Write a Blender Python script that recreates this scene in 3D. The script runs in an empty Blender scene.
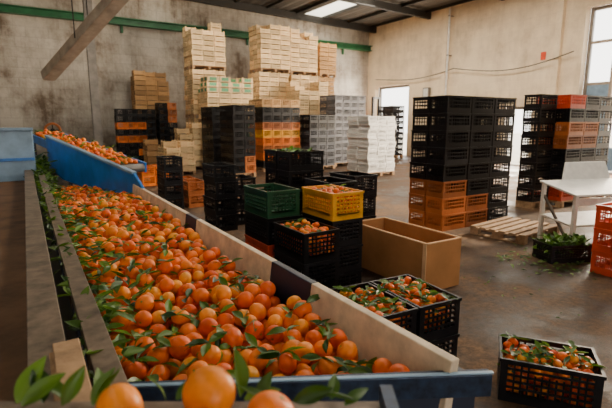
import bpy, math, random
import numpy as np
from mathutils import Vector, Matrix, Euler
random.seed(4); rng=np.random.default_rng(4)
scene=bpy.context.scene
COL=scene.collection

# ---------------------------------------------------------------- materials
def newmat(name):
    m=bpy.data.materials.new(name); m.use_nodes=True
    nt=m.node_tree; b=nt.nodes["Principled BSDF"]
    return m,nt,b
def N(nt,t,**kw):
    n=nt.nodes.new(t)
    for k,v in kw.items():
        if k in n.inputs: n.inputs[k].default_value=v
        else: setattr(n,k,v)
    return n
def plain(name,col,rough=.5,metal=0,var=.15,scale=6,bump=.0,rand=0.0,spec=.5):
    m,nt,b=newmat(name); L=nt.links
    tc=N(nt,"ShaderNodeTexCoord"); no=N(nt,"ShaderNodeTexNoise",Scale=scale,Detail=5.0,Roughness=.6)
    L.new(tc.outputs["Object"],no.inputs["Vector"])
    cr=N(nt,"ShaderNodeValToRGB")
    cr.color_ramp.elements[0].position=.3; cr.color_ramp.elements[1].position=.7
    cr.color_ramp.elements[0].color=tuple(c*(1-var) for c in col)+(1,)
    cr.color_ramp.elements[1].color=tuple(min(1,c*(1+var)) for c in col)+(1,)
    L.new(no.outputs["Fac"],cr.inputs["Fac"])
    out=cr.outputs["Color"]
    if rand>0:
        oi=N(nt,"ShaderNodeObjectInfo"); mr=N(nt,"ShaderNodeMapRange"); 
        mr.inputs["To Min"].default_value=1-rand; mr.inputs["To Max"].default_value=1+rand
        L.new(oi.outputs["Random"],mr.inputs["Value"])
        hs=N(nt,"ShaderNodeHueSaturation"); L.new(mr.outputs[0],hs.inputs["Value"]); L.new(out,hs.inputs["Color"]); out=hs.outputs["Color"]
    L.new(out,b.inputs["Base Color"])
    b.inputs["Roughness"].default_value=rough; b.inputs["Metallic"].default_value=metal
    b.inputs["Specular IOR Level"].default_value=spec
    if bump>0:
        bp=N(nt,"ShaderNodeBump",Strength=bump,Distance=.01); L.new(no.outputs["Fac"],bp.inputs["Height"]); L.new(bp.outputs[0],b.inputs["Normal"])
    return m
def wallmat(name,base,dark,joint=.35,lo=.40,hi=.58):
    m,nt,b=newmat(name); L=nt.links
    geo=N(nt,"ShaderNodeNewGeometry")
    n1=N(nt,"ShaderNodeTexNoise",Scale=.45,Detail=10.0,Roughness=.72); L.new(geo.outputs["Position"],n1.inputs["Vector"])
    mp=N(nt,"ShaderNodeMapping"); mp.inputs["Scale"].default_value=(1.3,1.3,.18); L.new(geo.outputs["Position"],mp.inputs["Vector"])
    n2=N(nt,"ShaderNodeTexNoise",Scale=1.0,Detail=6.0,Roughness=.7); L.new(mp.outputs[0],n2.inputs["Vector"])
    mx=N(nt,"ShaderNodeMixRGB"); mx.inputs[0].default_value=.35; L.new(n1.outputs["Fac"],mx.inputs[1]); L.new(n2.outputs["Fac"],mx.inputs[2])
    cr=N(nt,"ShaderNodeValToRGB"); e=cr.color_ramp.elements
    e[0].position=lo; e[0].color=dark+(1,); e[1].position=hi; e[1].color=base+(1,)
    k=e.new((lo+hi)/2-.01); k.color=tuple(.45*a+.55*c for a,c in zip(dark,base))+(1,)
    L.new(mx.outputs[0],cr.inputs["Fac"])
    sx=N(nt,"ShaderNodeSeparateXYZ"); L.new(geo.outputs["Position"],sx.inputs[0])
    ad=N(nt,"ShaderNodeMath",operation="ADD"); L.new(sx.outputs["X"],ad.inputs[0]); L.new(sx.outputs["Y"],ad.inputs[1])
    cb=N(nt,"ShaderNodeCombineXYZ"); L.new(ad.outputs[0],cb.inputs[0]); L.new(sx.outputs["Z"],cb.inputs[1])
    br=N(nt,"ShaderNodeTexBrick",Scale=1.0); br.inputs["Brick Width"].default_value=.8; br.inputs["Row Height"].default_value=.4; br.inputs["Mortar Size"].default_value=.018
    br.inputs["Color1"].default_value=(1,1,1,1); br.inputs["Color2"].default_value=(.88,.87,.85,1); br.inputs["Mortar"].default_value=(1-joint,)*3+(1,)
    L.new(cb.outputs[0],br.inputs["Vector"])
    m2=N(nt,"ShaderNodeMixRGB",blend_type="MULTIPLY"); m2.inputs[0].default_value=.7; L.new(cr.outputs[0],m2.inputs[1]); L.new(br.outputs["Color"],m2.inputs[2])
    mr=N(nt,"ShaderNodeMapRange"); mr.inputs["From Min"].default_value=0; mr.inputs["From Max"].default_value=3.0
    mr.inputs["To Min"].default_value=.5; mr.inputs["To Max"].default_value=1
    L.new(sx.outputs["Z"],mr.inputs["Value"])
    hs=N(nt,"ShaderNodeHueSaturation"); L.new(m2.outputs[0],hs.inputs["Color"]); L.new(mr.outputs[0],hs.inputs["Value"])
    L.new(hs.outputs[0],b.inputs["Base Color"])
    b.inputs["Roughness"].default_value=.9
    bp=N(nt,"ShaderNodeBump",Strength=.5,Distance=.04); n3=N(nt,"ShaderNodeTexNoise",Scale=7.0,Detail=6.0); L.new(geo.outputs["Position"],n3.inputs["Vector"])
    L.new(n3.outputs["Fac"],bp.inputs["Height"]); L.new(bp.outputs[0],b.inputs["Normal"])
    return m
M={}
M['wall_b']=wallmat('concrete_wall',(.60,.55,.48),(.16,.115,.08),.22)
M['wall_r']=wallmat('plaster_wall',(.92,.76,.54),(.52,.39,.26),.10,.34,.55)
def floormat():
    m,nt,b=newmat('concrete_floor'); L=nt.links
    geo=N(nt,"ShaderNodeNewGeometry")
    n1=N(nt,"ShaderNodeTexNoise",Scale=.8,Detail=10.0,Roughness=.72); L.new(geo.outputs["Position"],n1.inputs["Vector"])
    cr=N(nt,"ShaderNodeValToRGB"); e=cr.color_ramp.elements
    e[0].position=.40; e[0].color=(.024,.012,.007,1); e[1].position=.62; e[1].color=(.21,.118,.060,1)
    k=e.new(.50); k.color=(.085,.047,.025,1)
    L.new(n1.outputs["Fac"],cr.inputs["Fac"])
    n2=N(nt,"ShaderNodeTexNoise",Scale=16.0,Detail=7.0,Roughness=.8); L.new(geo.outputs["Position"],n2.inputs["Vector"])
    c2=N(nt,"ShaderNodeValToRGB"); e=c2.color_ramp.elements
    e[0].position=.38; e[0].color=(.25,.25,.25,1); e[1].position=.58; e[1].color=(1,1,1,1); L.new(n2.outputs["Fac"],c2.inputs["Fac"])
    mx=N(nt,"ShaderNodeMixRGB",blend_type="MULTIPLY"); mx.inputs[0].default_value=.8
    L.new(cr.outputs[0],mx.inputs[1]); L.new(c2.outputs[0],mx.inputs[2]); L.new(mx.outputs[0],b.inputs["Base Color"])
    r=N(nt,"ShaderNodeMapRange"); r.inputs["From Min"].default_value=.40; r.inputs["From Max"].default_value=.60; r.inputs["To Min"].default_value=.38; r.inputs["To Max"].default_value=.9
    L.new(n1.outputs["Fac"],r.inputs["Value"]); L.new(r.outputs[0],b.inputs["Roughness"]); b.inputs["Specular IOR Level"].default_value=.25
    bp=N(nt,"ShaderNodeBump",Strength=.3,Distance=.01); L.new(n2.outputs["Fac"],bp.inputs["Height"]); L.new(bp.outputs[0],b.inputs["Normal"])
    return m
M['floor']=floormat()
M['outside']=plain('outside_concrete',(.6,.57,.5),.9,scale=1)
M['roof']=plain('roof_sheet',(.10,.085,.07),.7,scale=2)
M['steel']=plain('dark_steel',(.03,.027,.024),.6,.3)
M['green']=plain('green_paint',(.02,.13,.05),.5,scale=2,var=.3)
M['grey_steel']=plain('grey_steel',(.22,.20,.18),.5,.5,scale=4,var=.3)
M['beige']=plain('beige_paint',(.36,.29,.22),.6,scale=5,var=.3)
M['black']=plain('black_plastic',(.0065,.006,.0075),.42,rand=.5,spec=.35)
M['blackgrey']=plain('dark_grey_plastic',(.03,.033,.045),.5,rand=.4)
M['orange']=plain('orange_plastic',(.72,.16,.008),.4,rand=.25)
M['rust']=plain('faded_orange_plastic',(.48,.13,.025),.5,rand=.3)
M['red']=plain('red_plastic',(.60,.055,.012),.4,rand=.15)
M['yellow']=plain('yellow_plastic',(.80,.36,.015),.4)
M['dgreen']=plain('green_plastic',(.008,.060,.022),.4)
M['grey']=plain('grey_plastic',(.10,.10,.115),.5,rand=.3)
M['white']=plain('white_plastic',(.80,.78,.74),.45,rand=.1)
M['woodbox']=plain('pale_box_wood',(.84,.60,.32),.7,rand=.3,scale=12)
M['woodbox2']=plain('tan_box_wood',(.50,.28,.11),.7,rand=.3,scale=12)
M['label']=plain('printed_label',(.10,.34,.16),.5,rand=.3)
M['wood']=plain('pallet_wood',(.38,.23,.12),.8,rand=.2,scale=15,var=.35,bump=.3)
M['cream']=plain('cream_board',(.70,.55,.38),.55,scale=9,var=.3)
M['navy']=plain('navy_paint',(.012,.018,.04),.45)
M['endblue']=plain('worn_dark_blue_steel',(.014,.028,.06),.4,.3,scale=30,var=.6)
M['blue']=plain('blue_paint',(.006,.17,.58),.36,scale=4,var=.3)
M['ltblue']=plain('light_blue_paint',(.22,.34,.47),.4,scale=3,var=.3)
M['belt']=plain('brown_belt',(.12,.060,.028),.65,scale=5,var=.45,bump=.2,spec=.2)
M['rail']=plain('worn_metal_rail',(.17,.125,.088),.5,.4,scale=14,var=.55)
M['cardboard']=plain('cardboard',(.42,.19,.070),.85,scale=3,var=.15,spec=.2)
M['cardedge']=plain('cardboard_edge',(.78,.48,.25),.8)
M['twig']=plain('green_twig',(.14,.20,.04),.6)
def translucent():
    m,nt,b=newmat('skylight_sheet'); L=nt.links
    tr=N(nt,"ShaderNodeBsdfTranslucent"); tr.inputs["Color"].default_value=(.9,.9,.85,1)
    mx=N(nt,"ShaderNodeMixShader"); mx.inputs[0].default_value=.85
    L.new(b.outputs[0],mx.inputs[1]); L.new(tr.outputs[0],mx.inputs[2]); L.new(mx.outputs[0],nt.nodes["Material Output"].inputs["Surface"])
    b.inputs["Base Color"].default_value=(.8,.8,.75,1)
    return m
M['sky']=translucent()
def fruitmat():
    m,nt,b=newmat('mandarin_peel'); L=nt.links
    g=N(nt,"ShaderNodeNewGeometry"); cr=N(nt,"ShaderNodeValToRGB"); e=cr.color_ramp.elements
    e[0].position=0; e[0].color=(.78,.085,.0,1); e[1].position=1; e[1].color=(.95,.38,.008,1)
    k=e.new(.5); k.color=(.92,.175,.0,1); k=e.new(.82); k.color=(.95,.26,.0,1)
    L.new(g.outputs["Random Per Island"],cr.inputs["Fac"])
    n0=N(nt,"ShaderNodeTexNoise",Scale=22.0,Detail=4.0); L.new(g.outputs["Position"],n0.inputs["Vector"])
    mr=N(nt,"ShaderNodeMapRange"); mr.inputs["From Min"].default_value=.35; mr.inputs["From Max"].default_value=.65; mr.inputs["To Min"].default_value=.82; mr.inputs["To Max"].default_value=1.06
    L.new(n0.outputs["Fac"],mr.inputs["Value"])
    hs=N(nt,"ShaderNodeHueSaturation"); L.new(cr.outputs[0],hs.inputs["Color"]); L.new(mr.outputs[0],hs.inputs["Value"])
    L.new(hs.outputs[0],b.inputs["Base Color"])
    b.inputs["Roughness"].default_value=.40; b.inputs["Specular IOR Level"].default_value=.4
    n=N(nt,"ShaderNodeTexVoronoi",Scale=330.0); bp=N(nt,"ShaderNodeBump",Strength=.25,Distance=.001)
    L.new(g.outputs["Position"],n.inputs["Vector"]); L.new(n.outputs["Distance"],bp.inputs["Height"]); L.new(bp.outputs[0],b.inputs["Normal"])
    return m
M['fruit']=fruitmat()
def leafmat():
    m,nt,b=newmat('citrus_leaf'); L=nt.links
    g=N(nt,"ShaderNodeNewGeometry"); cr=N(nt,"ShaderNodeValToRGB"); e=cr.color_ramp.elements
    e[0].color=(.012,.05,.006,1); e[1].color=(.14,.27,.02,1)
    L.new(g.outputs["Random Per Island"],cr.inputs["Fac"]); L.new(cr.outputs[0],b.inputs["Base Color"])
    b.inputs["Roughness"].default_value=.35
    tr=N(nt,"ShaderNodeBsdfTranslucent"); L.new(cr.outputs[0],tr.inputs["Color"])
    mx=N(nt,"ShaderNodeMixShader"); mx.inputs[0].default_value=.3
    L.new(b.outputs[0],mx.inputs[1]); L.new(tr.outputs[0],mx.inputs[2]); L.new(mx.outputs[0],nt.nodes["Material Output"].inputs["Surface"])
    return m
M['leaf']=leafmat()

# ---------------------------------------------------------------- mesh helpers
class MB:
    def __init__(s): s.v=[]; s.f=[]; s.m=[]; s.mats=[]
    def mi(s,k):
        if k not in s.mats: s.mats.append(k)
        return s.mats.index(k)
    def box(s,x0,x1,y0,y1,z0,z1,mat,T=None):
        b=len(s.v); c=[(x0,y0,z0),(x1,y0,z0),(x1,y1,z0),(x0,y1,z0),(x0,y0,z1),(x1,y0,z1),(x1,y1,z1),(x0,y1,z1)]
        if T is not None: c=[tuple(T@Vector(p)) for p in c]
        s.v+=c
        for q in ((0,3,2,1),(4,5,6,7),(0,1,5,4),(1,2,6,5),(2,3,7,6),(3,0,4,7)):
            s.f.append([b+i for i in q]); s.m.append(s.mi(mat))
    def beam(s,a,b_,w,h,mat):
        a=Vector(a); b_=Vector(b_); d=b_-a; L=d.length; y=d.normalized()
        up=Vector((0,0,1)) if abs(y.z)<.95 else Vector((1,0,0))
        x=y.cross(up).normalized(); z=x.cross(y)
        T=Matrix((( x.x,y.x,z.x,a.x),(x.y,y.y,z.y,a.y),(x.z,y.z,z.z,a.z),(0,0,0,1)))
        s.box(-w/2,w/2,0,L,-h/2,h/2,mat,T)
    def prism(s,pts,z0,z1,mat):
        b=len(s.v); n=len(pts)
        s.v+=[(p[0],p[1],z0) for p in pts]+[(p[0],p[1],z1) for p in pts]
        s.f.append([b+i for i in range(n)][::-1]); s.f.append([b+n+i for i in range(n)])
        for i in range(n):
            j=(i+1)%n; s.f.append([b+i,b+j,b+n+j,b+n+i])
        s.m+= [s.mi(mat)]*(n+2)
    def quadplate(s,p,th,mat):
        b=len(s.v); th=Vector(th)
        s.v+=[tuple(q) for q in p]+[tuple(Vector(q)+th) for q in p]
        for q in ((0,3,2,1),(4,5,6,7),(0,1,5,4),(1,2,6,5),(2,3,7,6),(3,0,4,7)):
            s.f.append([b+i for i in q]); s.m.append(s.mi(mat))
    def cyl(s,a,b_,r0,r1,mat,n=12):
        a=Vector(a); b_=Vector(b_); y=(b_-a).normalized(); up=Vector((0,0,1)) if abs(y.z)<.95 else Vector((1,0,0))
        x=y.cross(up).normalized(); z=x.cross(y); b=len(s.v)
        for c,r in ((a,r0),(b_,r1)):
            for i in range(n):
                t=2*math.pi*i/n; s.v.append(tuple(c+x*math.cos(t)*r+z*math.sin(t)*r))
        for i in range(n):
            j=(i+1)%n; s.f.append([b+i,b+j,b+n+j,b+n+i]); s.m.append(s.mi(mat))
        s.f.append([b+i for i in range(n)]); s.f.append([b+n+i for i in range(n)][::-1]); s.m+=[s.mi(mat)]*2
    def mesh(s,name):
        me=bpy.data.meshes.new(name); me.from_pydata(s.v,[],s.f)
        for k in s.mats: me.materials.append(M[k])
        me.polygons.foreach_set("material_index",s.m); me.update(); return me
    def obj(s,name,parent=None,bevel=0,loc=(0,0,0),rot=0):
        o=bpy.data.objects.new(name,s.mesh(name)); COL.objects.link(o); o.location=loc; o.rotation_euler=(0,0,rot)
        if parent: o.parent=parent
        if bevel:
            m=o.modifiers.new("bevel","BEVEL"); m.width=bevel; m.segments=2; m.limit_method='ANGLE'
        return o
def empty(name,loc=(0,0,0),rot=0):
    e=bpy.data.objects.new(name,None); COL.objects.link(e); e.location=loc; e.rotation_euler=(0,0,rot); e.empty_display_size=.2; return e
def inst(name,me,parent,loc,rot=0):
    o=bpy.data.objects.new(name,me); COL.objects.link(o); o.parent=parent; o.location=loc; o.rotation_euler=(0,0,rot); return o

_cm={}
def crate_mesh(w,l,h,mat,fine=False):
    key=(w,l,h,mat,fine)
    if key in _cm: return _cm[key]
    b=MB(); W=w/2-.004; L=l/2-.004; t=.010; H=h-.002
    b.box(-W+.01,W-.01,-L+.01,L-.01,.004,.014,mat)
    for z0,z1,o in ((H-.022,H,0.0),(0,.018,.008)):
        b.box(-W+o,W-o,-L+o,-L+o+t*1.8,z0,z1,mat); b.box(-W+o,W-o,L-o-t*1.8,L-o,z0,z1,mat)
        b.box(-W+o,-W+o+t*1.8,-L+o+t*1.8,L-o-t*1.8,z0,z1,mat); b.box(W-o-t*1.8,W-o,-L+o+t*1.8,L-o-t*1.8,z0,z1,mat)
    i=.008
    c=.045
    for sx in (-1,1):
        for sy in (-1,1):
            xa,xb=sorted((sx*(W-i),sx*(W-i-c))); ya,yb=sorted((sy*(L-i),sy*(L-i-t)))
            b.box(xa,xb,ya,yb,.018,H-.022,mat)
            xa,xb=sorted((sx*(W-i),sx*(W-i-t))); ya,yb=sorted((sy*(L-i-t),sy*(L-i-c)))
            b.box(xa,xb,ya,yb,.018,H-.022,mat)
    nz=3 if not fine else 5
    def side(length,hand,place):
        for k in range(1,nz+1):
            z=.018+(H-.04)*k/(nz+1); place(-length/2,length/2,z-.008,z+.008,t*.7)
        n=max(5,int(length/(.04 if fine else .055)))
        for k in range(1,n):
            x=-length/2+length*k/n
            top=H-.022
            if hand and abs(x)<length*.2: top=H*.70
            place(x-.006,x+.006,.018,top,t)
        place(-length/2,length/2,.018,.07,t*.8)
        place(-length/2,length/2,H-.06 if not hand else H-.036,H-.022,t*.8)
    side(2*(W-i-c),True,lambda a,c_,z0,z1,tt:b.box(a,c_,-L+i,-L+i+tt,z0,z1,mat))
    side(2*(W-i-c),True,lambda a,c_,z0,z1,tt:b.box(a,c_,L-i-tt,L-i,z0,z1,mat))
    side(2*(L-i-c),False,lambda a,c_,z0,z1,tt:b.box(-W+i,-W+i+tt,a,c_,z0,z1,mat))
    side(2*(L-i-c),False,lambda a,c_,z0,z1,tt:b.box(W-i-tt,W-i,a,c_,z0,z1,mat))
    me=b.mesh('crate_'+mat); _cm[key]=me; return me
def woodbox_mesh(w,l,h,mat,label=False):
    key=('wb',w,l,h,mat,label)
    if key in _cm: return _cm[key]
    b=MB(); W=w/2-.008; L=l/2-.008; t=.012; H=h-.003
    b.box(-W,W,-L,L,0,.012,mat)
    for z0,z1 in ((.012,H*.40),(H*.48,H*.80)):
        b.box(-W,W,-L,-L+t,z0,z1,mat); b.box(-W,W,L-t,L,z0,z1,mat)
        b.box(-W,-W+t,-L+t,L-t,z0,z1,mat); b.box(W-t,W,-L+t,L-t,z0,z1,mat)
    for sx in (-1,1):
        for sy in (-1,1):
            xa,xb=sorted((sx*(W-t),sx*(W-t-.04))); ya,yb=sorted((sy*(L-t),sy*(L-t-.04)))
            b.box(xa,xb,ya,yb,.01,H,mat)
    if label:
        b.box(-W*.6,W*.6,-L-.002,-L,H*.15,H*.75,'label')
        b.box(-W-.002,-W,-L*.6,L*.6,H*.15,H*.75,'label')
    me=b.mesh('fruit_box_'+mat); _cm[key]=me; return me
def pallet_mesh(w,l):
    key=('pal',w,l)
    if key in _cm: return _cm[key]
    b=MB(); W=w/2;L=l/2
    n=6
    for k in range(n):
        y=-L+ (l-.1)*k/(n-1); b.box(-W,W,y,y+.1,.122,.144,'wood')
    for x in (-W,-.05,W-.1):
        b.box(x,x+.1,-L,L,.1,.122,'wood')
        for y in (-L,-.07,L-.14): b.box(x,x+.1,y,y+.14,.022,.1,'wood')
        b.box(x,x+.1,-L,L,0,.022,'wood')
    me=b.mesh('pallet'); _cm[key]=me; return me
def stack(name,x,y,nx,ny,rows,cw,cl,h,colf,pallet=True,kind='crate',fine=False,z0=0,jit=.008,rot=0,skip=None):
    e=empty(name,(x+nx*cw/2,y+ny*cl/2,z0),rot)
    z=0
    if pallet:
        inst('pallet_base',pallet_mesh(round(nx*cw,2),round(ny*cl,2)),e,(0,0,0)); z=.144
    c=0
    for k in range(rows):
        lx=random.uniform(-jit,jit)*1.3; ly=random.uniform(-jit,jit)*1.3
        for i in range(nx):
            for j in range(ny):
                if skip and skip(i,j,k): continue
                mat=colf(i,j,k); c+=1
                me=crate_mesh(cw,cl,h,mat,fine)
                inst('crate_%d'%c,me,e,(-nx*cw/2+cw*(i+.5)+lx+random.uniform(-jit,jit)*.5,-ny*cl/2+cl*(j+.5)+ly+random.uniform(-jit,jit)*.5,z+k*h),random.uniform(-.008,.008))
    return e

# ---------------------------------------------------------------- batch meshes
def tri_object(name,TV,TF,TM,pos,rots,scl,mats):
    n=len(pos); nv=len(TV)
    V=np.einsum('nij,vj->nvi',rots,TV)*scl[:,None,None]+pos[:,None,:]
    V=V.reshape(-1,3); F=(TF[None]+(np.arange(n)*nv)[:,None,None]).reshape(-1,3); Mi=np.tile(TM,n)
    return V,F,Mi
def commit(name,parts,mats,parent=None,smooth=True):
    off=0; VV=[];FF=[];MM=[]
    for V,F,m in parts:
        VV.append(V); FF.append(F+off); MM.append(m); off+=len(V)
    V=np.concatenate(VV);F=np.concatenate(FF);m=np.concatenate(MM)
    me=bpy.data.meshes.new(name); me.vertices.add(len(V)); me.vertices.foreach_set("co",V.astype(np.float32).ravel())
    me.loops.add(len(F)*3); me.loops.foreach_set("vertex_index",F.astype(np.int32).ravel())
    me.polygons.add(len(F)); me.polygons.foreach_set("loop_start",np.arange(0,len(F)*3,3,dtype=np.int32))
    me.polygons.foreach_set("material_index",m.astype(np.int32)); me.polygons.foreach_set("use_smooth",np.ones(len(F),dtype=bool))
    for k in mats: me.materials.append(M[k])
    me.update(calc_edges=True)
    o=bpy.data.objects.new(name,me); COL.objects.link(o)
    if parent: o.parent=parent
    return o
import bmesh
def ball_template(sub):
    bm=bmesh.new(); bmesh.ops.create_icosphere(bm,subdivisions=sub,radius=1)
    bm.verts.ensure_lookup_table()
    V=np.array([v.co[:] for v in bm.verts]); F=np.array([[v.index for v in f.verts] for f in bm.faces]); bm.free()
    V[:,2]*=.88
    rr=np.hypot(V[:,0],V[:,1]); top=V[:,2]>0
    V[:,2]-=np.where(top,.10*np.exp(-(rr/.22)**2),-.05*np.exp(-(rr/.2)**2))
    m=np.zeros(len(F),int)
    k=10; a=np.arange(k)*2*np.pi/k; r=np.where(np.arange(k)%2==0,.17,.08)
    S_=np.stack([np.cos(a)*r,np.sin(a)*r,np.full(k,.83)],1); S_=np.vstack([S_,[[0,0,.86]]])
    SF=np.array([[len(V)+i,len(V)+(i+1)%k,len(V)+k] for i in range(k)])
    return np.vstack([V,S_]),np.vstack([F,SF]),np.concatenate([m,np.ones(k,int)])
B3=ball_template(4); B2=ball_template(3); B1=ball_template(2)
def randrots(n):
    q=rng.normal(size=(n,4)); q/=np.linalg.norm(q,axis=1)[:,None]; w,x,y,z=q.T
    return np.stack([1-2*(y*y+z*z),2*(x*y-z*w),2*(x*z+y*w),2*(x*y+z*w),1-2*(x*x+z*z),2*(y*z-x*w),2*(x*z-y*w),2*(y*z+x*w),1-2*(x*x+y*y)],1).reshape(n,3,3)
class Pile:
    def __init__(s): s.g={}; s.p=[]; s.c=.1
    def near(s,x,y):
        i=int(x//s.c); j=int(y//s.c)
        for a in (i-1,i,i+1):
            for b in (j-1,j,j+1):
                for q in s.g.get((a,b),()): yield q
    def rest(s,x,y,r,z0):
        z=z0+r
        for (a,b,c,q) in s.near(x,y):
            if c<z-.17: continue
            d2=(a-x)**2+(b-y)**2; R=(r+q)*.97
            if d2<R*R:
                zz=c+math.sqrt(R*R-d2)
                if zz>z: z=zz
        return z
    def fill(s,n,x0,x1,y0,y1,z0,rmin,rmax,ok=None,K=14,zmax=None):
        for _ in range(n):
            r=random.uniform(rmin,rmax); best=None
            for k in range(K):
                x=random.uniform(x0+r,x1-r); y=random.uniform(y0+r,y1-r)
                if ok and not ok(x,y,r): continue
                z=s.rest(x,y,r,z0(x,y) if callable(z0) else z0)
                if best is None or z<best[2]: best=(x,y,z,r)
            if best is None: continue
            zm=zmax(best[0],best[1]) if callable(zmax) else zmax
            if zm is not None and best[2]+r>zm: continue
            s.p.append(best); s.g.setdefault((int(best[0]//s.c),int(best[1]//s.c)),[]).append(best)
    def surf(s,x,y,z0):
        z=z0
        for (a,b,c,q) in s.near(x,y):
            d2=(a-x)**2+(b-y)**2
            if d2<q*q: z=max(z,c+math.sqrt(q*q-d2))
        return z
    def obj(s,name,parent=None,lod=None):
        P=np.array(s.p); parts=[]
        lv=np.array([lod(p) if lod else 1 for p in s.p])
        for L,T in ((1,B1),(2,B2),(3,B3)):
            Q=P[lv==L]
            if len(Q)==0: continue
            parts.append(tri_object(name,*T,Q[:,:3],randrots(len(Q)),Q[:,3]*1.02,None))
        return commit(name,parts,['fruit','twig'],parent)
def leaf_template(bend,fold):
    nl,nw=9,5; V=[];F=[]
    for i in range(nl):
        t=i/(nl-1); w=.21*math.sin(math.pi*min(1,max(0,(t*.97+.015))**.85))
        for j in range(nw):
            u=(j/(nw-1)-.5)*2
            V.append((t,u*w,-bend*t*t+fold*abs(u)*w+.012*math.sin(7*t+u*2)))
    for i in range(nl-1):
        for j in range(nw-1):
            a=i*nw+j; F+=[[a,a+nw,a+1],[a+1,a+nw,a+nw+1]]
    return np.array(V),np.array(F),np.zeros(len(F),int)
LT=[leaf_template(.15,.5),leaf_template(.35,.2),leaf_template(-.15,.6)]
def leaves_obj(name,items,parent=None):
    parts=[]
    for k in range(3):
        it=[q for i,q in enumerate(items) if i%3==k]
        if not it: continue
        R=np.array([np.array(Matrix.Rotation(q[3],3,'Z')@Matrix.Rotation(-q[4],3,'Y')@Matrix.Rotation(q[5],3,'X')) for q in it])
        P=np.array([q[:3] for q in it]); S_=np.array([q[6] for q in it])
        parts.append(tri_object(name,*LT[k],P,R,S_,None))
    return commit(name,parts,['leaf'],parent)
def cluster(x,y,z,n=3,size=.08,spread=.5,pit=(.0,.6)):
    out=[]; base=random.uniform(0,6.28)
    for i in range(n):
        out.append((x,y,z,base+i*6.28/n*random.uniform(.7,1.2)*spread*2,random.uniform(*pit),random.uniform(-.6,.6),size*random.uniform(.75,1.25)))
    return out

# ================================================================ ROOM
YB=22; XR=18; XL=-12; YF=-9; ZT=7.35
b=MB(); b.box(XL-.3,XR+.3,YF-.3,YB+.3,-.2,0,'floor'); b.obj('floor')
b=MB(); b.box(XR+.3,XR+60,-40,60,-.25,-.02,'outside'); b.box(-40,XR+.3,-60,YF-.3,-.25,-.02,'outside'); b.obj('ground_outside')
b=MB(); b.box(XL-.3,XR+.3,YB,YB+.3,0,ZT+1.4,'wall_b'); b.obj('wall_back')
b=MB(); b.box(XL-.3,XL,YF,YB,0,ZT+1.4,'wall_b'); b.obj('wall_left')
b=MB()
ops=[(4.0,9.5,6.0),(11.3,12.7,2.5),(18.5,21.3,3.9)]
y=YF
for (a,c,t) in ops:
    b.box(XR,XR+.3,y,a,0,ZT+.4,'wall_r'); b.box(XR,XR+.3,a,c,t,ZT+.4,'wall_r'); y=c
b.box(XR,XR+.3,y,YB,0,ZT+.4,'wall_r')
for yy in (16.0,10.4,3.0): b.box(XR-.18,XR,yy-.12,yy+.12,0,ZT,'wall_r')
b.obj('wall_right')
b=MB(); b.box(XL,-4,YF-.3,YF,0,ZT+1.4,'wall_b'); b.box(-4,2,YF-.3,YF,5,ZT+1.4,'wall_b'); b.box(2,XR,YF-.3,YF,0,ZT+1.4,'wall_b'); b.obj('wall_front')
def doorframe(name,a,c,t,win=False):
    b=MB(); x0,x1=XR+.31,XR+.43
    b.box(x0,x1,a,a+.12,0,t,'grey_steel'); b.box(x0,x1,c-.12,c,0,t,'grey_steel'); b.box(x0,x1,a+.12,c-.12,t-.12,t,'grey_steel')
    if win:
        b.box(x0,x1,c-1.0,c-.9,0,t-.12,'beige')
        for z in (3.2,4.7): b.box(x0+.02,x1-.02,a+.12,c-.12,z,z+.1,'beige')
        b.box(x0+.03,x1-.03,c-.9,c-.12,0.05,3.2,'ltblue'); b.box(x0+.03,x1-.03,a+.12,c-1.0,0.05,.9,'ltblue')
    b.obj(name)
doorframe('door_1',4,9.5,6,True); doorframe('door_2',11.3,12.7,2.5); doorframe('door_3',18.5,21.3,3.9)
b=MB(); gaps=[(13.2,14.4),(5.0,6.2),(-3.5,-2.3)]
def zc(x): return ZT+.03*(XR-x)
xs=sorted([XL-.3,XR+.3]+[g for p in gaps for g in p])
for i in range(0,len(xs),2):
    a,c=xs[i],xs[i+1]
    n=max(1,int((c-a)/.5))
    for k in range(n):
        p=a+(c-a)*k/n; q=a+(c-a)*(k+1)/n; mid=(p+q)/2
        za,zm,zb=zc(p),zc(mid)+.06,zc(q)
        b.quadplate([(p,YF,za),(mid,YF,zm),(mid,YB,zm),(p,YB,za)],(0,0,.05),'roof')
        b.quadplate([(mid,YF,zm),(q,YF,zb),(q,YB,zb),(mid,YB,zm)],(0,0,.05),'roof')
for (p,q) in gaps:
    b.quadplate([(p,YF,zc(p)),(q,YF,zc(q)),(q,YB,zc(q)),(p,YB,zc(p))],(0,0,.02),'sky')
b.obj('ceiling')
b=MB()
for yy in np.arange(YF+1,YB,4.2): b.beam((XL,yy,zc(XL)-.22),(XR,yy,zc(XR)-.22),.16,.32,'steel')
for xx in np.arange(XL+.8,XR,1.7): b.beam((xx,YF,zc(xx)-.07),(xx,YB,zc(xx)-.07),.08,.12,'steel')
b.obj('roof_beams')
b=MB(); z=6.0
b.box(XL,XR,YB-.34,YB-.02,z,z+.04,'green'); b.box(XL,XR,YB-.34,YB-.02,z+.26,z+.30,'green'); b.box(XL,XR,YB-.2,YB-.16,z+.04,z+.26,'green')
for xx in (-8,-2,4,10,16): b.box(xx,xx+.1,YB-.1,YB-.01,z-.3,z,'green')
b.obj('green_steel_beam')
b=MB(); X,Y=2.35,18.8
b.box(X-.14,X+.14,Y-.14,Y-.12,0,6.9,'grey_steel'); b.box(X-.14,X+.14,Y+.12,Y+.14,0,6.9,'grey_steel'); b.box(X-.015,X+.015,Y-.12,Y+.12,0,6.9,'grey_steel')
b.box(X-.22,X+.22,Y-.22,Y+.22,0,.03,'grey_steel'); b.box(X-.2,X+.2,Y-.2,Y+.2,6.9,zc(X)-.1,'grey_steel')
b.obj('steel_column')
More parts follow.
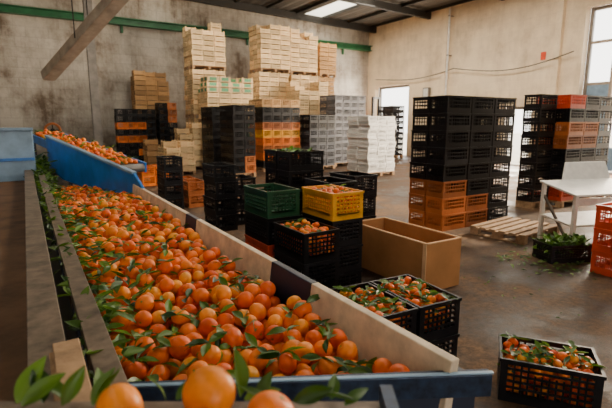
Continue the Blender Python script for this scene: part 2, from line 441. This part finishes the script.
cu=bpy.data.curves.new('wall_cable','CURVE'); cu.dimensions='3D'; cu.bevel_depth=.018
sp=cu.splines.new('POLY'); pts=[]
for k in range(33):
    t=k/32; y=21-(21-9.7)*t; z=4.3-.45*math.sin(math.pi*((t*2)%1))*(.4+.6*t)+ .15*t
    pts.append((XR-.22,y,z,1))
sp.points.add(32)
for i,p in enumerate(pts): sp.points[i].co=p
cu.materials.append(M['steel']); o=bpy.data.objects.new('wall_cable',cu); COL.objects.link(o)
b=MB(); b.box(XR-.17,XR-.02,16.9,17.3,3.0,3.6,'grey_steel'); b.box(XR-.19,XR-.17,16.95,17.25,3.05,3.55,'white'); b.obj('electrical_box')
b=MB(); b.box(XR-.04,XR-.01,10.9,11.1,4.3,4.6,'red'); b.obj('safety_sign')
b=MB(); b.cyl((XR-.26,15.7,0),(XR-.26,15.7,ZT-.2),.05,.05,'white',12)
for z in (1,3,5,6.8): b.box(XR-.31,XR-.01,15.66,15.74,z,z+.05,'grey_steel')
b.obj('downpipe')

# ================================================================ SORTING TROUGH
tr=empty('sorting_trough')
b=MB()
ZR=1.12
def seg(y0,y1,mat,top=ZR): b.quadplate([(.955,y0,.86),(.955,y1,.86),(.99,y1,top),(.99,y0,top)],(.035,0,0),mat)
for (a,c,m) in ((.80,1.56,'cream'),(1.56,1.93,'navy'),(1.93,3.1,'cream'),(3.1,3.35,'navy'),(3.35,5.34,'cream')): seg(a,c,m)
b.box(1.03,1.06,.8,5.3,.72,1.07,'navy')
b.obj('side_board',tr,.004)
b=MB(); b.prism([(1.0,.80),(1.0,7.2),(.16,7.2),(.16,1.24)],.83,.86,'rail'); 
b.box(.135,.16,1.2,7.2,.83,1.10,'rail')
b.beam((1.10,.75,1.045),(.12,1.27,1.045),.035,.07,'endblue'); b.beam((1.07,.775,.90),(.12,1.28,.90),.012,.22,'navy')
b.beam((1.10,.74,1.083),(.12,1.26,1.083),.014,.005,'ltblue')
b.box(.10,.17,1.1,7.2,1.10,1.135,'rail')
for yy in (1.6,3.4,5.2,7.0):
    for xx in (.2,.96): b.box(xx-.03,xx+.03,yy-.03,yy+.03,0,.83,'navy')
    b.box(.2,.96,yy-.02,yy+.02,.35,.40,'navy')
b.box(.3,.34,1.6,7.0,.35,.39,'navy')
b.box(1.0,1.02,.85,5.3,.45,.83,'navy')
b.obj('trough_bed',tr,.003)
b=MB()
p0=(1.0,5.34); p1=(.27,8.1)
b.quadplate([(p0[0],p0[1],.86),(p1[0],p1[1],1.0),(p1[0],p1[1],1.60),(p0[0],p0[1],1.24)],(.03,.01,0),'blue')
b.beam((p0[0]+.01,p0[1],1.245),(p1[0]+.01,p1[1],1.605),.06,.03,'ltblue')
b.quadplate([(1.0,4.9,1.0),(1.0,5.34,1.0),(1.0,5.34,1.24),(1.0,4.9,1.12)],(.03,0,0),'blue')
b.beam((.95,5.6,0),(.95,5.6,.9),.05,.05,'navy'); b.beam((.35,8.0,0),(.35,8.0,1.05),.05,.05,'navy')
b.quadplate([(.16,7.2,.86),(.52,7.2,.86),(.27,8.1,1.1),(.0,8.1,1.1)],(0,0,.02),'rail')
b.obj('blue_chute_panel',tr,.004)

def okmain(x,y,r):
    if y<.80+(1.03-x)*.56+r*1.1+.02: return False
    if y>5.3 and x>1.0-(y-5.34)*.27-r-.02: return False
    return True
pile=Pile()
ztop=lambda x,y: 2.0 if y<3.8 else 1.13-.11*min(1,(y-3.8)/2.0)
pile.fill(2650,.17,.96,.8,6.6,.86,.0315,.0405,okmain,K=14,zmax=ztop)
pile.obj('mandarin_pile',None,lod=lambda p:3 if p[1]<1.7 else(2 if p[1]<3.2 else 1))
items=[]; stems=MB()
for _ in range(650):
    y=.95+5.5*random.random()**1.2; x=random.uniform(.2,.93)
    if random.random()<.40: x=.18+.28*random.random()**1.5
    if not okmain(x,y,.03): continue
    z=pile.surf(x,y,.95)+.005
    c_=cluster(x,y,z,random.choice((1,2,2,3)),.070,pit=(-.3,.45)); items+=c_
    if random.random()<.3:
        a=random.uniform(0,6.28); stems.cyl((x,y,z),(x+.05*math.cos(a),y+.05*math.sin(a),z+random.uniform(-.01,.02)),.002,.0012,'twig',5)
for _ in range(150):
    y=random.uniform(1.2,7.0); x=random.uniform(.08,.26); z=max(pile.surf(x,y,1.0),1.10)+.012
    items+=cluster(x,y,z,random.choice((2,3)),.08,pit=(-.25,.5))
for _ in range(70):
    y=random.uniform(6.4,8.0); x=random.uniform(.02,.26); items+=cluster(x,y,1.02+.35*(y-6.4)/1.5*random.random(),3,.12,pit=(-.2,1.0))
lo=leaves_obj('mandarin_leaves',items)
stems.obj('stems',lo)

bl=empty('belt_conveyor')
b=MB()
b.box(-.72,-.04,-.6,7.0,1.02,1.05,'belt'); b.box(-.72,-.04,-.6,7.0,.90,.93,'belt')
b.obj('belt',bl)
b=MB()
b.box(-.035,.03,-.3,7.1,.94,1.16,'rail'); b.box(-.05,.045,-.3,7.1,1.16,1.18,'rail')
b.box(-.78,-.725,-.6,7.1,.94,1.14,'rail')
for yy in np.arange(-.5,7,.5): b.cyl((-.72,yy,.975),(-.04,yy,.975),.035,.035,'grey_steel',10)
for yy in (.2,2.5,4.7,6.9):
    for xx in (-.75,0): b.box(xx-.03,xx+.03,yy-.03,yy+.03,0,.94,'grey_steel')
for yy in np.arange(.9,7,.55): b.box(.03,.05,yy,yy+.04,1.02,1.14,'steel')
b.box(.055,.095,1.3,7.1,1.03,1.06,'navy')
b.obj('frame',bl,.003)
b=MB()
b.box(-1.2,.08,7.15,7.19,1.02,1.70,'ltblue'); b.box(-1.22,.10,7.12,7.22,1.70,1.74,'ltblue'); b.box(-1.2,.08,7.12,7.15,1.30,1.34,'blue')
b.box(.05,.09,7.19,8.0,1.1,1.70,'ltblue'); b.box(-1.2,-1.16,7.19,8.0,1.1,1.7,'ltblue'); b.box(-1.2,.09,8.0,8.04,1.1,1.7,'ltblue')
for xx in (-1.17,.06): b.box(xx-.03,xx+.03,7.5,7.56,0,1.12,'navy')
b.box(-1.2,.09,7.15,8.04,1.08,1.10,'ltblue')
b.obj('hood',bl,.006)

P1=Vector((1.15,6.75,1.24)); P2=Vector((.34,10.6,1.62)); dv=P2-P1; Lc=dv.length
ey=dv.normalized(); ex=ey.cross(Vector((0,0,1))).normalized(); ez=ex.cross(ey)
T=Matrix(((ex.x,ey.x,ez.x,P1.x),(ex.y,ey.y,ez.y,P1.y),(ex.z,ey.z,ez.z,P1.z),(0,0,0,1)))
fc=empty('inclined_feed_conveyor')
b=MB(); b.box(-.28,.28,0,Lc,-.10,-.04,'belt',T); b.box(-.31,-.28,-.05,Lc+.05,-.14,.0,'blue',T); b.box(.28,.31,-.05,Lc+.05,-.14,.0,'blue',T)
b.cyl(T@Vector((-.28,0,-.08)),T@Vector((.28,0,-.08)),.06,.06,'grey_steel'); b.cyl(T@Vector((-.28,Lc,-.08)),T@Vector((.28,Lc,-.08)),.06,.06,'grey_steel')
for f in (.1,.9):
    for sx in (-.29,.29):
        q=T@Vector((sx,Lc*f,-.12)); b.box(q.x-.03,q.x+.03,q.y-.03,q.y+.03,0,q.z,'navy')
b.obj('belt_frame',fc)
pl=Pile(); pl.fill(240,-.27,.27,.05,Lc-.05,-.04,.033,.04)
o=pl.obj('fruit_load',fc); o.matrix_local=T
its=[]
for _ in range(60):
    x=random.uniform(-.25,.25); y=random.uniform(.1,Lc-.1); its+=cluster(x,y,pl.surf(x,y,0)+.01,2,.10)
o=leaves_obj('load_leaves',its,fc); o.matrix_local=T

# near infeed tray
near=empty('infeed_tray',(0,0,0),math.radians(-31.7))
b=MB(); b.box(-.62,.12,.36,.67,1.335,1.35,'rail'); b.box(-.64,-.62,.36,.67,1.30,1.38,'endblue'); b.box(.12,.14,.36,.67,1.30,1.38,'endblue')
for xx in (-.6,.1):
    b.box(xx-.015,xx+.015,.38,.41,0,1.335,'navy'); b.box(xx-.015,xx+.015,.63,.66,0,1.335,'navy')
b.obj('tray',near)
pn=Pile()
for (x,y,r) in ((-.150,.635,.040),(-.275,.60,.036),(-.05,.585,.036),(.03,.54,.034),(-.34,.53,.035),(-.45,.50,.035),(-.22,.52,.036),(-.12,.50,.036),(.08,.50,.033)):
    q=(x,y,1.35+r*.95,r); pn.p.append(q)
pn.obj('near_fruit',near,lod=lambda p:3)
it=[]
for (x,y,z,yaw,pit,roll,s) in ((-.105,.65,1.37,1.7,1.2,.9,.08),(-.10,.66,1.36,.3,.35,.3,.06),(-.02,.64,1.37,.2,.2,.8,.065),(.02,.65,1.37,-.3,.3,-.5,.06),(.06,.63,1.37,.6,.5,.2,.05),
    (-.36,.62,1.38,2.8,.25,.4,.08),(-.40,.62,1.38,2.2,.7,.2,.07),(-.46,.60,1.38,3.3,.3,-.4,.08),(-.42,.60,1.39,.6,.4,.6,.07),(-.50,.58,1.39,1.8,.6,.5,.09),(-.52,.56,1.40,2.9,.3,.1,.09),(-.36,.6,1.39,1.2,.7,.7,.06),(-.33,.63,1.37,1.0,.9,.3,.06),(-.22,.64,1.37,2.2,.8,1.2,.05),(-.06,.63,1.38,2.9,.15,.3,.05),(-.55,.6,1.36,1.1,.9,.4,.08),
    (-.32,.64,1.37,1.9,.8,.5,.06),(-.33,.64,1.37,.5,.7,-.5,.06),(-.44,.62,1.38,1.2,.8,.5,.075),(-.21,.66,1.36,.8,.6,.5,.05),(-.08,.66,1.36,1.0,.6,.5,.05),(.04,.66,1.36,1.3,.5,.4,.05)):
    it.append((x,y,z,yaw,pit,roll,s))
leaves_obj('near_leaves',it,near)
b=MB(); b.box(.0,.075,.85,1.3,1.182,1.20,'wood'); b.box(.01,.075,.8,1.32,1.20,1.215,'wood'); b.box(.05,.085,.8,1.0,.0,1.182,'wood'); b.obj('wooden_rail_end',None,.003)

# overhead inclined chute
A=Vector((.5,10.6,2.69)); Bv=Vector((1.55,7.84,3.84)); C=A+(Bv-A)*2.0
el=MB(); side=(Bv-A).cross(Vector((0,0,1))).normalized()
el.beam(A,C,.20,.12,'beige')
for s_ in (-.11,.11): el.beam(A+side*s_+Vector((0,0,.03)),C+side*s_+Vector((0,0,.03)),.02,.17,'beige')
for f in (.25,.8):
    q=A.lerp(C,f); 
    for s_ in(-.13,.13): el.beam(q+side*s_,Vector((q.x,q.y,zc(q.x)-.1))+side*s_,.02,.02,'steel')
el.obj('overhead_chute')
b=MB(); 
for k in range(16):
    a0=2*math.pi*k/16; a1=2*math.pi*(k+1)/16; r=.28
    b.cyl((1.0+r*math.cos(a0),21.6,1.5+r*math.sin(a0)),(1.0+r*math.cos(a1),21.6,1.5+r*math.sin(a1)),.05,.05,'rust',8)
b.box(.72,1.28,21.58,21.62,1.48,1.52,'steel'); b.box(.98,1.02,21.58,21.62,1.22,1.78,'steel'); b.box(.93,1.07,21.6,21.97,1.43,1.57,'steel'); b.obj('hose_reel')

# ================================================================ CRATES
blk=lambda i,j,k:'black'
def mixr(p_or=.12,base='black',alt='orange'):
    return lambda i,j,k: alt if random.random()<p_or else base
Hc=.28
stack('crate_stack',5.8,5.07,3,2,8,.6,.4,Hc,lambda i,j,k:'rust' if (k<3 and i<1) or (k<2 and i<2) else 'black',False)
stack('crate_stack',9.0,5.45,1,1,8,.6,.4,Hc,lambda i,j,k:'black')
stack('crate_stack',9.65,5.2,3,2,8,.6,.4,Hc,lambda i,j,k:'rust' if k in(4,5) and i<2 else 'red' if k in(0,7) and i<1 else 'black')
stack('crate_stack',5.74,2.3,1,1,3,.6,.4,Hc,lambda i,j,k:'red',pallet=False)
def filled(name,x,y,cw,cl,h,z,mat,n,rot=0,parent=None,leaf=14,lod=2):
    e=parent
    o=inst(name,crate_mesh(cw,cl,h,mat,True),e,(x,y,z),rot) if e else None
    if o is None:
        o=bpy.data.objects.new(name,crate_mesh(cw,cl,h,mat,True)); COL.objects.link(o); o.location=(x,y,z); o.rotation_euler=(0,0,rot)
    p=Pile(); p.fill(n,-cw/2+.02,cw/2-.02,-cl/2+.02,cl/2-.02,.016,.03,.038,zmax=h+.015)
    p.obj('fruit_fill',o,lod=lambda q:lod)
    its=[]
    for _ in range(leaf):
        a=random.uniform(-cw/2+.05,cw/2-.05); c=random.uniform(-cl/2+.05,cl/2-.05); its+=cluster(a,c,p.surf(a,c,.05)+.004,random.choice((1,2,3)),.08,pit=(-.1,.5))
    leaves_obj('fruit_leaves',its,o)
    return o
e=empty('crate_stack',(2.2,2.35,0),math.radians(-4))
for i,sx in enumerate((-.203,.203)):
    inst('crate_%d'%i,crate_mesh(.4,.6,Hc,'black',True),e,(sx,0,0))
    filled('full_crate_%d'%i,sx,0,.4,.6,Hc,Hc,'black',145,0,e,60)
filled('mandarin_crate',2.82,1.51,.6,.4,Hc+.02,0,'black',130,math.radians(-54),None,60)
e=empty('crate_stack',(2.2,3.57,0))
for k in range(2): inst('crate_%d'%k,crate_mesh(.4,.6,Hc,'black',True),e,(0,0,k*Hc))
filled('full_crate',0,0,.4,.6,Hc,2*Hc,'black',150,0,e,16,1)
e=empty('crate_stack',(2.21,4.3,0))
for k in range(4): inst('crate_%d'%k,crate_mesh(.4,.6,Hc,['black','red','black','dgreen'][k],True),e,(0,0,k*Hc))
e=empty('crate_stack',(2.70,3.85,0))
for k in range(3): inst('crate_%d'%k,crate_mesh(.4,.6,Hc,'black',True),e,(0,0,k*Hc))
filled('full_crate',0,0,.4,.6,Hc,3*Hc,'yellow',140,0,e,18,1)
stack('crate_stack',2.93,4.2,1,1,4,.4,.6,Hc,blk,False,fine=True)
stack('crate_stack',3.60,4.62,1,1,4,.4,.6,Hc,blk,False,fine=True)
stack('crate_stack',2.46,4.85,2,1,3,.42,.6,Hc,blk,False,fine=True)
stack('crate_stack',3.15,5.55,1,2,5,.6,.4,Hc,blk,False)
its=[]
for _ in range(20): its+=cluster(random.uniform(3.2,3.7),random.uniform(5.6,6.3),1.37,3,.11)
leaves_obj('leaf_pile',its)
stack('crate_stack',2.56,6.99,1,1,4,.4,.6,Hc,blk,False)
stack('crate_stack',3.05,7.3,1,1,3,.4,.6,Hc,blk,False)
stack('crate_stack',2.30,9.16,1,1,4,.4,.6,Hc,blk,False)
stack('crate_stack',2.85,9.4,1,2,2,.4,.6,Hc,lambda i,j,k:'rust',False)
stack('crate_stack',2.75,13.4,2,1,2,.4,.6,Hc,lambda i,j,k:'orange',False)
stack('crate_stack',5.8,13.9,2,2,8,.4,.6,Hc,mixr(.1,'black','rust'))
stack('crate_stack',5.75,15.7,3,2,8,.4,.6,Hc,mixr(.08,'black','grey'))
stack('crate_stack',7.45,15.07,4,2,9,.4,.6,Hc,lambda i,j,k:'black' if k in(0,6,7) else 'woodbox2' if k==8 else 'rust' if k in(2,5) else 'orange' if k in(3,1) else 'yellow')
stack('crate_stack',9.25,14.7,3,2,7,.4,.6,Hc,lambda i,j,k:'blackgrey' if k<5 else 'black')
stack('crate_stack',11.0,15.5,4,2,10,.4,.6,Hc,lambda i,j,k:'grey')
stack('white_crate_stack',9.75,11.8,3,2,13,.4,.6,.145,lambda i,j,k:'white',jit=.02)
stack('crate_stack',3.3,20.3,4,1,8,.4,.6,Hc,lambda i,j,k:'orange' if k in(3,5) and i<3 or k==1 and i>1 else 'black')
stack('crate_stack',5.0,20.2,2,1,9,.4,.6,Hc,mixr(.1,'black','rust'))
def boxes(x,y,nx,ny,tiers,mat,kind='box'):
    e=empty('wooden_box_stack',(x,y,0)); z=0; c=0
    for t_,rows in enumerate(tiers):
        ox=random.uniform(-.05,.05); oy=random.uniform(-.04,.04)
        inst('pallet',pallet_mesh(round(nx*.5,2),round(ny*.4,2)),e,(nx*.25+ox,ny*.2+oy,z)); z+=.144
        tops=[[rows-(random.choice((0,0,1,2)) if t_==len(tiers)-1 else 0) for j in range(ny)] for i in range(nx)]
        for k in range(rows):
            lx=random.uniform(-.015,.015)
            for i in range(nx):
                for j in range(ny):
                    if k>=tops[i][j]: continue
                    c+=1; inst('box_%d'%c,woodbox_mesh(.5,.4,.21,mat,kind=='label' and k>rows-4),e,(.5*(i+.5)+random.uniform(-.012,.012)+ox+lx,.4*(j+.5)+random.uniform(-.012,.012)+oy,z))
            z+=.21
    return e
boxes(6.25,19.2,3,3,(9,9,9),'woodbox')
boxes(6.3,17.6,4,3,(8,8),'woodbox','label')
boxes(9.1,18.6,3,3,(9,9,9),'woodbox')
boxes(10.85,18.9,3,3,(9,9,9),'woodbox')
boxes(12.6,19.2,2,3,(9,9,7),'woodbox2')
boxes(10.3,17.2,3,3,(8,8),'woodbox')
boxes(4.2,20.95,3,2,(9,9),'woodbox2')
boxes(4.0,15.6,2,3,(5,),'woodbox')
boxes(5.05,17.2,2,2,(8,),'woodbox')
boxes(3.9,17.6,2,2,(5,),'woodbox2')
stack('crate_stack',16.0,17.5,2,2,9,.4,.6,Hc,blk)
# forklift by the far doorway
fk=empty('forklift',(16.3,20.2,0),math.radians(200))
b=MB()
b.box(-.5,.5,-.9,.55,.35,.85,'orange'); b.box(-.5,.5,-1.15,-.7,.3,1.15,'steel'); b.box(-.28,.28,-.6,-.1,.85,1.0,'navy'); b.box(-.28,.28,-.68,-.58,1.0,1.5,'navy')
for sx in (-.45,.45):
    b.beam((sx,-.95,1.15),(sx,-.75,2.2),.06,.06,'steel'); b.beam((sx,.5,.85),(sx,.15,2.2),.06,.06,'steel'); b.beam((sx,-.75,2.2),(sx,.15,2.2),.06,.06,'steel')
    b.cyl((sx*1.0-.1,.45,.32),(sx*1.0+.1,.45,.32),.32,.32,'black',20); b.cyl((sx-.09,-.8,.27),(sx+.09,-.8,.27),.27,.27,'black',20)
for y_ in np.linspace(-.7,.1,5): b.beam((-.45,y_,2.2),(.45,y_,2.2),.04,.04,'steel')
for sx in (-.32,.32):
    b.box(sx-.06,sx+.06,.68,.80,.1,3.2,'steel'); b.box(sx-.05,sx+.05,.86,1.95,.1,.15,'steel'); b.box(sx-.05,sx+.05,.82,.87,.1,.8,'steel')
for z in (.3,.7,1.9,3.1): b.box(-.32,.32,.70,.78,z,z+.1,'steel')
b.cyl((0,.35,1.1),(0,.2,1.3),.16,.16,'black',14)
b.obj('body',fk,.01)
e=bpy.data.objects.new('wooden_pallet',pallet_mesh(1.2,.9)); COL.objects.link(e); e.location=(6.75,4.35,0); e.rotation_euler=(0,0,.12)

# ================================================================ CARDBOARD BOX
b=MB(); x0,x1,y0,y1,h=3.48,4.02,3.22,4.5,.55; t=.014
b.box(x0,x1,y0,y1,0,.01,'cardboard')
b.box(x0,x0+t,y0,y1,.01,h,'cardboard'); b.box(x1-t,x1,y0,y1,.01,h,'cardboard'); b.box(x0+t,x1-t,y0,y0+t,.01,h,'cardboard'); b.box(x0+t,x1-t,y1-t,y1,.01,h,'cardboard')
for (a,c,d,f) in ((x0-.004,x0+t+.004,y0,y1),(x1-t-.004,x1+.004,y0,y1),(x0+t,x1-t,y0-.004,y0+t+.004),(x0+t,x1-t,y1-t-.004,y1+.004)): b.box(a,c,d,f,h-.008,h+.004,'cardedge')
b.box(x0-.006,x0,y0+.0,y0+.05,.0,h,'cardedge')
b.box(x0+t,x1-t,y0+.62,y0+.63,.01,.34,'cardboard')
b.obj('cardboard_box')

# ================================================================ PACKING TABLE (white)
tb=empty('packing_table',(7.05,3.35,0),math.radians(-18))
b=MB()
b.quadplate([(-.65,-.35,.80),(.65,-.35,.80),(.65,.35,.92),(-.65,.35,.92)],(0,0,.03),'white')
b.quadplate([(-.25,.33,.93),(.65,.33,.93),(.65,.46,1.20),(-.1,.46,1.20)],(0,.03,0),'white')
b.quadplate([(-.62,-.3,.36),(.6,-.3,.36),(.6,.3,.42),(-.62,.3,.42)],(0,0,.03),'white'); b.obj('top',tb,.006)
b=MB()
for sx in (-.6,.6):
    b.beam((sx,-.3,0),(sx,-.3,.80),.05,.05,'white'); b.beam((sx,.3,0),(sx,.3,.9),.05,.05,'white'); b.beam((sx,-.3,.05),(sx,.3,.75),.03,.03,'grey_steel')
b.beam((-.6,-.3,.72),(.6,-.3,.72),.04,.10,'white'); b.obj('legs',tb)
o=bpy.data.objects.new('foliage_crate',crate_mesh(.6,.4,.24,'black',True)); COL.objects.link(o); o.location=(5.98,3.16,0); o.rotation_euler=(0,0,-.4)
its=[]
for _ in range(120): its+=cluster(random.uniform(-.26,.26),random.uniform(-.17,.17),random.uniform(.12,.27),3,.11,pit=(-.1,.9))
leaves_obj('foliage',its,o)
its=[]
for _ in range(120): its.append((random.uniform(4.1,8),random.uniform(1.5,4.5),.004,random.uniform(0,6.3),.02,0,random.uniform(.03,.06)))
for _ in range(320):
    a=random.uniform(0,6.28); r=1.1*random.random(); its.append((6.1+r*math.cos(a),3.2+r*.6*math.sin(a),.004+.02*random.random(),random.uniform(0,6.3),.1,0,random.uniform(.06,.1)))
leaves_obj('fallen_leaves',its)

# ================================================================ LIGHT
w=bpy.data.worlds.new('World'); scene.world=w; w.use_nodes=True
nt=w.node_tree; bg=nt.nodes['Background']
sky=nt.nodes.new('ShaderNodeTexSky'); sky.sky_type='HOSEK_WILKIE'; sky.turbidity=5; sky.sun_direction=Vector((.8,-.1,.55)).normalized()
mixc=nt.nodes.new('ShaderNodeMixRGB'); mixc.inputs[0].default_value=.7; mixc.inputs[2].default_value=(1,.95,.87,1)
nt.links.new(sky.outputs[0],mixc.inputs[1]); nt.links.new(mixc.outputs[0],bg.inputs['Color']); bg.inputs['Strength'].default_value=7.0
def area(name,loc,rot,sx,sy,power,col):
    l=bpy.data.lights.new(name,'AREA'); l.shape='RECTANGLE'; l.size=sx; l.size_y=sy; l.energy=power; l.color=col
    o=bpy.data.objects.new(name,l); COL.objects.link(o); o.location=loc; o.rotation_euler=rot; return o
R90=math.pi/2
area('door_daylight',(17.6,6.7,3.1),(0,R90,0),5.6,5.2,3600,(1,.82,.60))
area('door_daylight',(17.7,12,1.3),(0,R90,0),2.2,1.3,350,(1,.86,.68))
area('door_daylight',(17.7,19.9,2),(0,R90,0),3.6,2.6,600,(1,.9,.75))
for i,(p,q) in enumerate(gaps):
    area('skylight_daylight',((p+q)/2,[13,9,8][i],zc(p)-.35),(0,0,0),1.1,[16,20,20][i],[850,560,60][i],(1,.90,.76))
area('front_wall_fill',(-1,-8.6,2.6),(R90,0,0),5.8,4.6,25,(1,.95,.9))  # added weak fill from behind the camera, at an unseen, assumed opening
s=bpy.data.lights.new('sun','SUN'); s.energy=8; s.angle=.01; s.color=(1,.80,.55)
o=bpy.data.objects.new('sun',s); COL.objects.link(o); o.rotation_euler=(Vector((-.8,.0,-.36))).to_track_quat('-Z','Y').to_euler()

# ================================================================ CAMERA
cam=bpy.data.cameras.new('camera'); co=bpy.data.objects.new('camera',cam); COL.objects.link(co)
co.location=(0,0,1.8); co.rotation_euler=(math.radians(90-10.2),0,math.radians(-31.7))
cam.lens=26.47; cam.sensor_width=36; cam.clip_start=.05; cam.clip_end=300
cam.dof.use_dof=True; cam.dof.focus_distance=2.6; cam.dof.aperture_fstop=4.0
scene.camera=co
